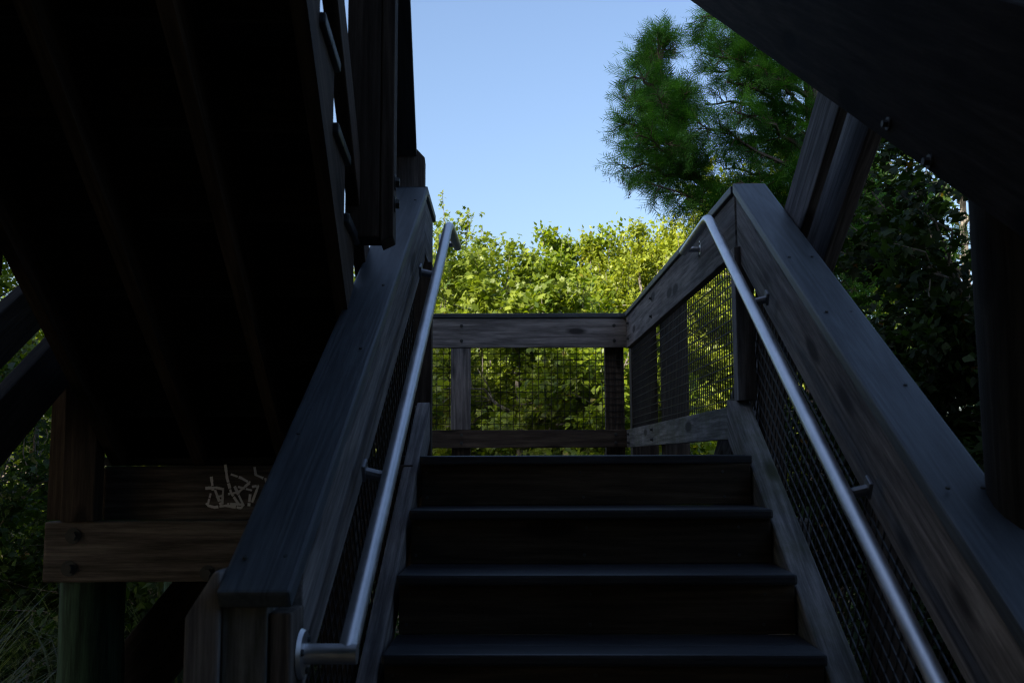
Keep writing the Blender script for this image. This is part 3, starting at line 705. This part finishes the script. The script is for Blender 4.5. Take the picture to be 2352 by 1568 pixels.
# --- right side, shaded
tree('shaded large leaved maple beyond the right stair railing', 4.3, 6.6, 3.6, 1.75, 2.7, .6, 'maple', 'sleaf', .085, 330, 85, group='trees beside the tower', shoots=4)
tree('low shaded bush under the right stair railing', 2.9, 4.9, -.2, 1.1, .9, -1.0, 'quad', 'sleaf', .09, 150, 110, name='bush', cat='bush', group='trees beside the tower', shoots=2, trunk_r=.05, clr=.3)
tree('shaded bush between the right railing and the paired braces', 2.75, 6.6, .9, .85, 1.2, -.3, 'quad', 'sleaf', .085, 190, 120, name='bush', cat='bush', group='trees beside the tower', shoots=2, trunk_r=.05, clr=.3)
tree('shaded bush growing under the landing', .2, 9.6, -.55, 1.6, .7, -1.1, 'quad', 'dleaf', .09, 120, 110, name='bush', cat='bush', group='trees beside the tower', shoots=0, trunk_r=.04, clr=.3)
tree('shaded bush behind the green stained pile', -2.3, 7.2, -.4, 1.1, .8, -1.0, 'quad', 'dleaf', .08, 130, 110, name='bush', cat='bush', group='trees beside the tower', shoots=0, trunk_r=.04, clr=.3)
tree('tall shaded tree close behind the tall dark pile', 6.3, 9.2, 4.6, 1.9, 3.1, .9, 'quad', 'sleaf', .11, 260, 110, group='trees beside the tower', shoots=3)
# --- unseen trees added out of frame to shade the tower, cypress and woodland edge
rng = np.random.default_rng(21)
for lab, x, y_, hgt, rx in (('unseen dense tree added for shade between the others on the left', -8.6, -3.6, 15.5, 3.0), ('unseen tall tree added for shade left of the tower', -7.0, -.3, 16.5, 2.4), ('unseen tall tree added for shade behind the tower on the left', -5.6, -3.4, 16, 2.8),
        ('unseen tall tree added for shade behind the tower', -2.6, -6.2, 15, 3.0), ('unseen tall tree added for shade behind the tower on the right', 2.4, -6.6, 13, 3.0),
        ('unseen tall tree added for shade far left of the landing', -12.2, 5.6, 13.1, 2.3), ('unseen tall tree added for shade beyond the left braces', -10.2, 3.2, 12.0, 2.3)):
    tree(lab, x, y_, hgt-EZ, rx, hgt*.40, hgt*.60-EZ, 'quad', 'dleaf', .44, 480, 60, group='unseen trees added for shade', clr=.8, trunk_r=.2, shoots=0)

for lab, x, y_, hgt in (('unseen dense thicket added behind the foot of the stairs', .3, -5.2, 4.2), ('unseen dense thicket added behind the tower on the left', -4.2, -3.6, 4.0), ('unseen dense thicket added behind the tower on the right', 4.4, -3.4, 4.0)):
    tree(lab, x, y_, hgt-EZ, 2.4, hgt*.5, hgt*.5-EZ, 'quad', 'dleaf', .30, 160, 60, name='bush', cat='bush', group='unseen thickets added to block light', clr=.6, trunk_r=.08, shoots=0)  # unseen bushes added to block low light reaching the risers from behind

# --- bald cypress
def cypress():
    Yd = 9.6; tx = 3.05
    e = empty('cypress_tree', 'feathery dark green bald cypress rising beside the right landing railing', 'tree', (tx, Yd, 0))
    def pt(px, py, dy=0):
        p = at_y(px, py, Yd+dy); return np.array([p.x-tx, dy, p.z+EZ])
    paths = [(curve_pts((0, 0, -.1), (.1, 0, 9.5), 0, 10, .01), .17, .03)]
    tips = [(1512, 78, 0), (1538, 88, .1), (1490, 105, .2), (1472, 128, .3), (1455, 175, -.4), (1535, 190, .2), (1440, 235, .2), (1432, 285, -.2), (1434, 330, .3), (1430, 385, -.3), (1462, 395, .4), (1505, 425, -.4), (1540, 448, .2), (1562, 475, -.2), (1600, 440, .5), (1640, 470, -.5),
            (1495, 165, .2), (1510, 215, -.5), (1490, 260, .5), (1545, 240, .6), (1575, 215, -.3), (1470, 215, .4), (1465, 310, -.5), (1606, 40, .0), (1596, 85, .3), (1612, 120, -.4), (1645, 40, .6), (1630, 165, .2), (1690, 60, -.3), (1700, 120, .3), (1740, 150, -.5), (1660, 100, .2), (1720, 200, .5), (1670, 190, -.4),
            (1600, 280, -.6), (1560, 320, .4), (1640, 330, .6), (1680, 250, -.6), (1720, 330, .3), (1760, 260, -.2), (1790, 330, .7), (1700, 420, -.5), (1760, 440, .4), (1660, 390, 0), (1590, 380, -.2), (1530, 330, -.6), (1500, 370, .6), (1620, 240, .3), (1580, 255, .5),
            (1830, 400, -.5), (1880, 300, .5), (1900, 480, -.4), (1950, 560, .4), (2010, 420, -.6), (2080, 520, .5), (1960, 700, -.3), (2050, 760, .4), (2140, 640, -.5), (2180, 820, .4), (2100, 900, -.4), (2200, 960, .3), (2230, 560, -.2), (2020, 620, .8), (2120, 430, .6), (2230, 720, .7),
            (1850, 180, .8), (1800, 60, -.6), (1900, 90, .5), (1960, 200, -.4), (2050, 340, .3), (2150, 500, .8), (2250, 860, -.3), (2000, 840, .5)]
    # a second leader rises from a low limb and carries the left lobe of the crown
    lead = [pt(1880, 520), pt(1720, 470, .2), pt(1610, 420, .1), pt(1562, 330), pt(1535, 240), pt(1518, 160), pt(1511, 84)]
    paths.append((lead, .045, .008)); LD = np.array(lead[2:])
    def start(px, py, tip):
        if px < 1600 and py < 400 and not (px > 1588 and py < 130):
            z_ = tip[2]-.28; k = int(np.argmin(np.abs(LD[:, 2]-z_))); a = min(k, len(LD)-2); f = np.clip((z_-LD[a, 2])/max(.05, LD[a+1, 2]-LD[a, 2]), 0, 1); return LD[a]*(1-f)+LD[a+1]*f
        r = np.linalg.norm(tip[:2]); return np.array([.0, 0, max(.8, tip[2]-.45*r*rng.uniform(.3, .9))])
    sp, sdir, stint = [], [], []
    for px, py, dy in tips:
        tip = pt(px, py, dy*1.3); base = start(px, py, tip)
        main = curve_pts(base, tip, .05, 9, .05); paths.append((main, .026, .006)); A = np.array(main); L_ = np.linalg.norm(tip-base)
        nb = int(14+L_*15)
        for i in range(nb):
            t_ = .12+.88*(i+rng.random())/nb; k = min(len(A)-2, int(t_*(len(A)-1))); f = t_*(len(A)-1)-k; p = A[k]*(1-f)+A[k+1]*f
            d = unit(A[k+1]-A[k]); side = unit(rng.normal(size=3)-d*0); d2 = unit(d*.6+side*.75+np.array([0, 0, -.08])); l2 = rng.uniform(.13, .32)*(1.15-.5*t_)*min(1, .5+.5*L_)
            q = p+d2*l2; paths.append(([p, p+d2*l2*.5+np.array([0, 0, .02]), q], .006, .002))
            tw = rng.normal(.42, .24)
            for s in np.linspace(.1, 1.05, int(5+l2*24)):
                o = unit(rng.normal(size=3)); sp.append(p+d2*l2*s); sdir.append(unit(d2*.85+o*.55+np.array([0, 0, -.06]))); stint.append(tw+.25*(s-.5))
    tubes_mesh('trunk', paths, 'cbark', e, 4)
    # every spray: a soft feather of fine needles either side of a little stem
    sp, sdir = np.array(sp), np.array(sdir); nS = len(sp); Ls = rng.uniform(.10, .20, nS)
    up_ = unit(rng.normal(size=(nS, 3))*.8+np.array([0, 0, 1])); sd2 = unit(np.cross(sdir, up_))
    nn = 9; V = np.zeros((nS, nn, 3, 3)); 
    for j in range(nn):
        t_ = (j+.5)/nn; sg = 1 if j % 2 else -1
        a = sp+sdir*(Ls*t_)[:, None]; ln = (.090*(1.15-.6*t_)*rng.uniform(.8, 1.25, nS))[:, None]
        dd = unit(sdir*.95+sg*sd2*.8+up_*rng.normal(0, .25, nS)[:, None]); w = .0055
        V[:, j, 0] = a-sdir*w; V[:, j, 1] = a+sdir*w; V[:, j, 2] = a+dd*ln
    k = nS*nn; tn = np.repeat(np.clip(np.array(stint)+rng.normal(0, .10, nS), 0, .96), nn*3)
    raw_mesh('crown', V.reshape(-1, 3), np.arange(k*3).reshape(-1, 3), 'cyp', e, tn)
    # hanging catkins near the outer tips
    cp_, cd, cn, cs = [], [], [], []
    for (px, py) in ((1540, 92), (1548, 98), (1495, 110), (1480, 120), (1452, 200), (1430, 400), (1446, 420), (1548, 480), (1440, 300), (1500, 240), (1530, 260), (1490, 330), (1560, 300), (1475, 260)):
        p = pt(px, py, rng.uniform(-.4, .2)); Lc = rng.uniform(.10, .22)
        for q in np.linspace(0, 1, 26):
            a = rng.random()*6.28; cp_.append(p+np.array([rng.normal(0, .006), rng.normal(0, .006), -Lc*q])); cd.append((math.cos(a), math.sin(a), -1.2)); cn.append((math.sin(a), -math.cos(a), .4)); cs.append(.022)
    leaf_mesh('catkins', np.array(cp_), np.array(cd), np.array(cn), np.array(cs), 'quad', 'cone', e)['kind'] = 'stuff'
    return e
cypress()

# --- tall sedge clumps at the left of the tower
def sedge(x, y, h, nbl, label):
    e = empty('sedge_clump', label, 'grass', (x, y, 0), 0, 'sedge clumps beside the tower'); V, Fi, tn = [], [], []
    for b_ in range(nbl):
        a = rng.random()*6.28; o = np.array([math.cos(a), math.sin(a), 0]); p = o*rng.uniform(0, .18); L_ = h*rng.uniform(.6, 1.15); out = rng.uniform(.25, .95); w = rng.uniform(.004, .009); s = np.array([-o[1], o[0], 0]); k = len(V); tt = rng.random()*.95
        for i in range(7):
            t_ = i/6; q = p+o*out*L_*t_**1.7*.75+np.array([0, 0, L_*(t_-.55*out*t_**2.6)]); ww = w*(1-t_**2)+.0006
            V += [q-s*ww, q+s*ww]; tn += [tt, tt]
        for i in range(6): Fi.append((k+2*i, k+2*i+1, k+2*i+3, k+2*i+2))
    raw_mesh('blades', np.array(V), np.array(Fi), 'grassm', e, np.array(tn)); return e
for x, y, h, lab in ((-2.35, 4.3, 1.25, 'arching sedge clump growing beside the girder end'), (-2.75, 4.9, 1.4, 'tall sedge clump just beyond the girder end'), (-2.2, 5.3, 1.1, 'short sedge clump half hidden by the green stained pile'),
        (-3.1, 5.6, 1.45, 'tall sedge clump in front of the bush with pale twigs'), (-2.6, 6.3, 1.3, 'sedge clump beside the shaded bush behind the pile'), (-1.75, 5.7, 1.25, 'sedge clump between the green stained pile and the slanting timber'),
        (-1.35, 6.2, 1.2, 'sedge clump behind the slanting timber under the girder'), (-3.5, 6.8, 1.4, 'sedge clump at the foot of the bush with pale twigs'), (-2.15, 3.55, .85, 'low sedge tuft below the girder end'), (-3.3, 4.6, 1.1, 'spreading sedge clump below the left braces')):
    sedge(x, y, h, 90, lab)

# --- leafy litter and seedlings on the woodland floor
nG = 60000; gp = np.stack([rng.uniform(-9, 9, nG), rng.uniform(2.5, 24, nG)**1.0, np.zeros(nG)], 1); cl = rng.uniform([-9, 2.5], [9, 24], (700, 2)); k = rng.integers(0, 700, nG)
gp[:, :2] = cl[k]+rng.normal(0, .22, (nG, 2)); gp[:, 2] = np.abs(rng.normal(0, .11, nG))*(.5+rng.random(700)[k]*1.6)+.01
keep = ~((gp[:, 0] > -1.25) & (gp[:, 0] < 1.4) & (gp[:, 1] < 3.0)); gp = gp[keep]
gc = leaf_mesh('ground_cover', gp, np.concatenate([rng.normal(size=(len(gp), 2)), rng.normal(.15, .3, (len(gp), 1))], 1), np.array([0, 0, 1.])+rng.normal(size=gp.shape)*.4, rng.uniform(.05, .11, len(gp)), 'quad', 'dleaf', None)
tag(gc, 'low leafy seedlings and litter covering the woodland floor', 'ground cover', kind='stuff')
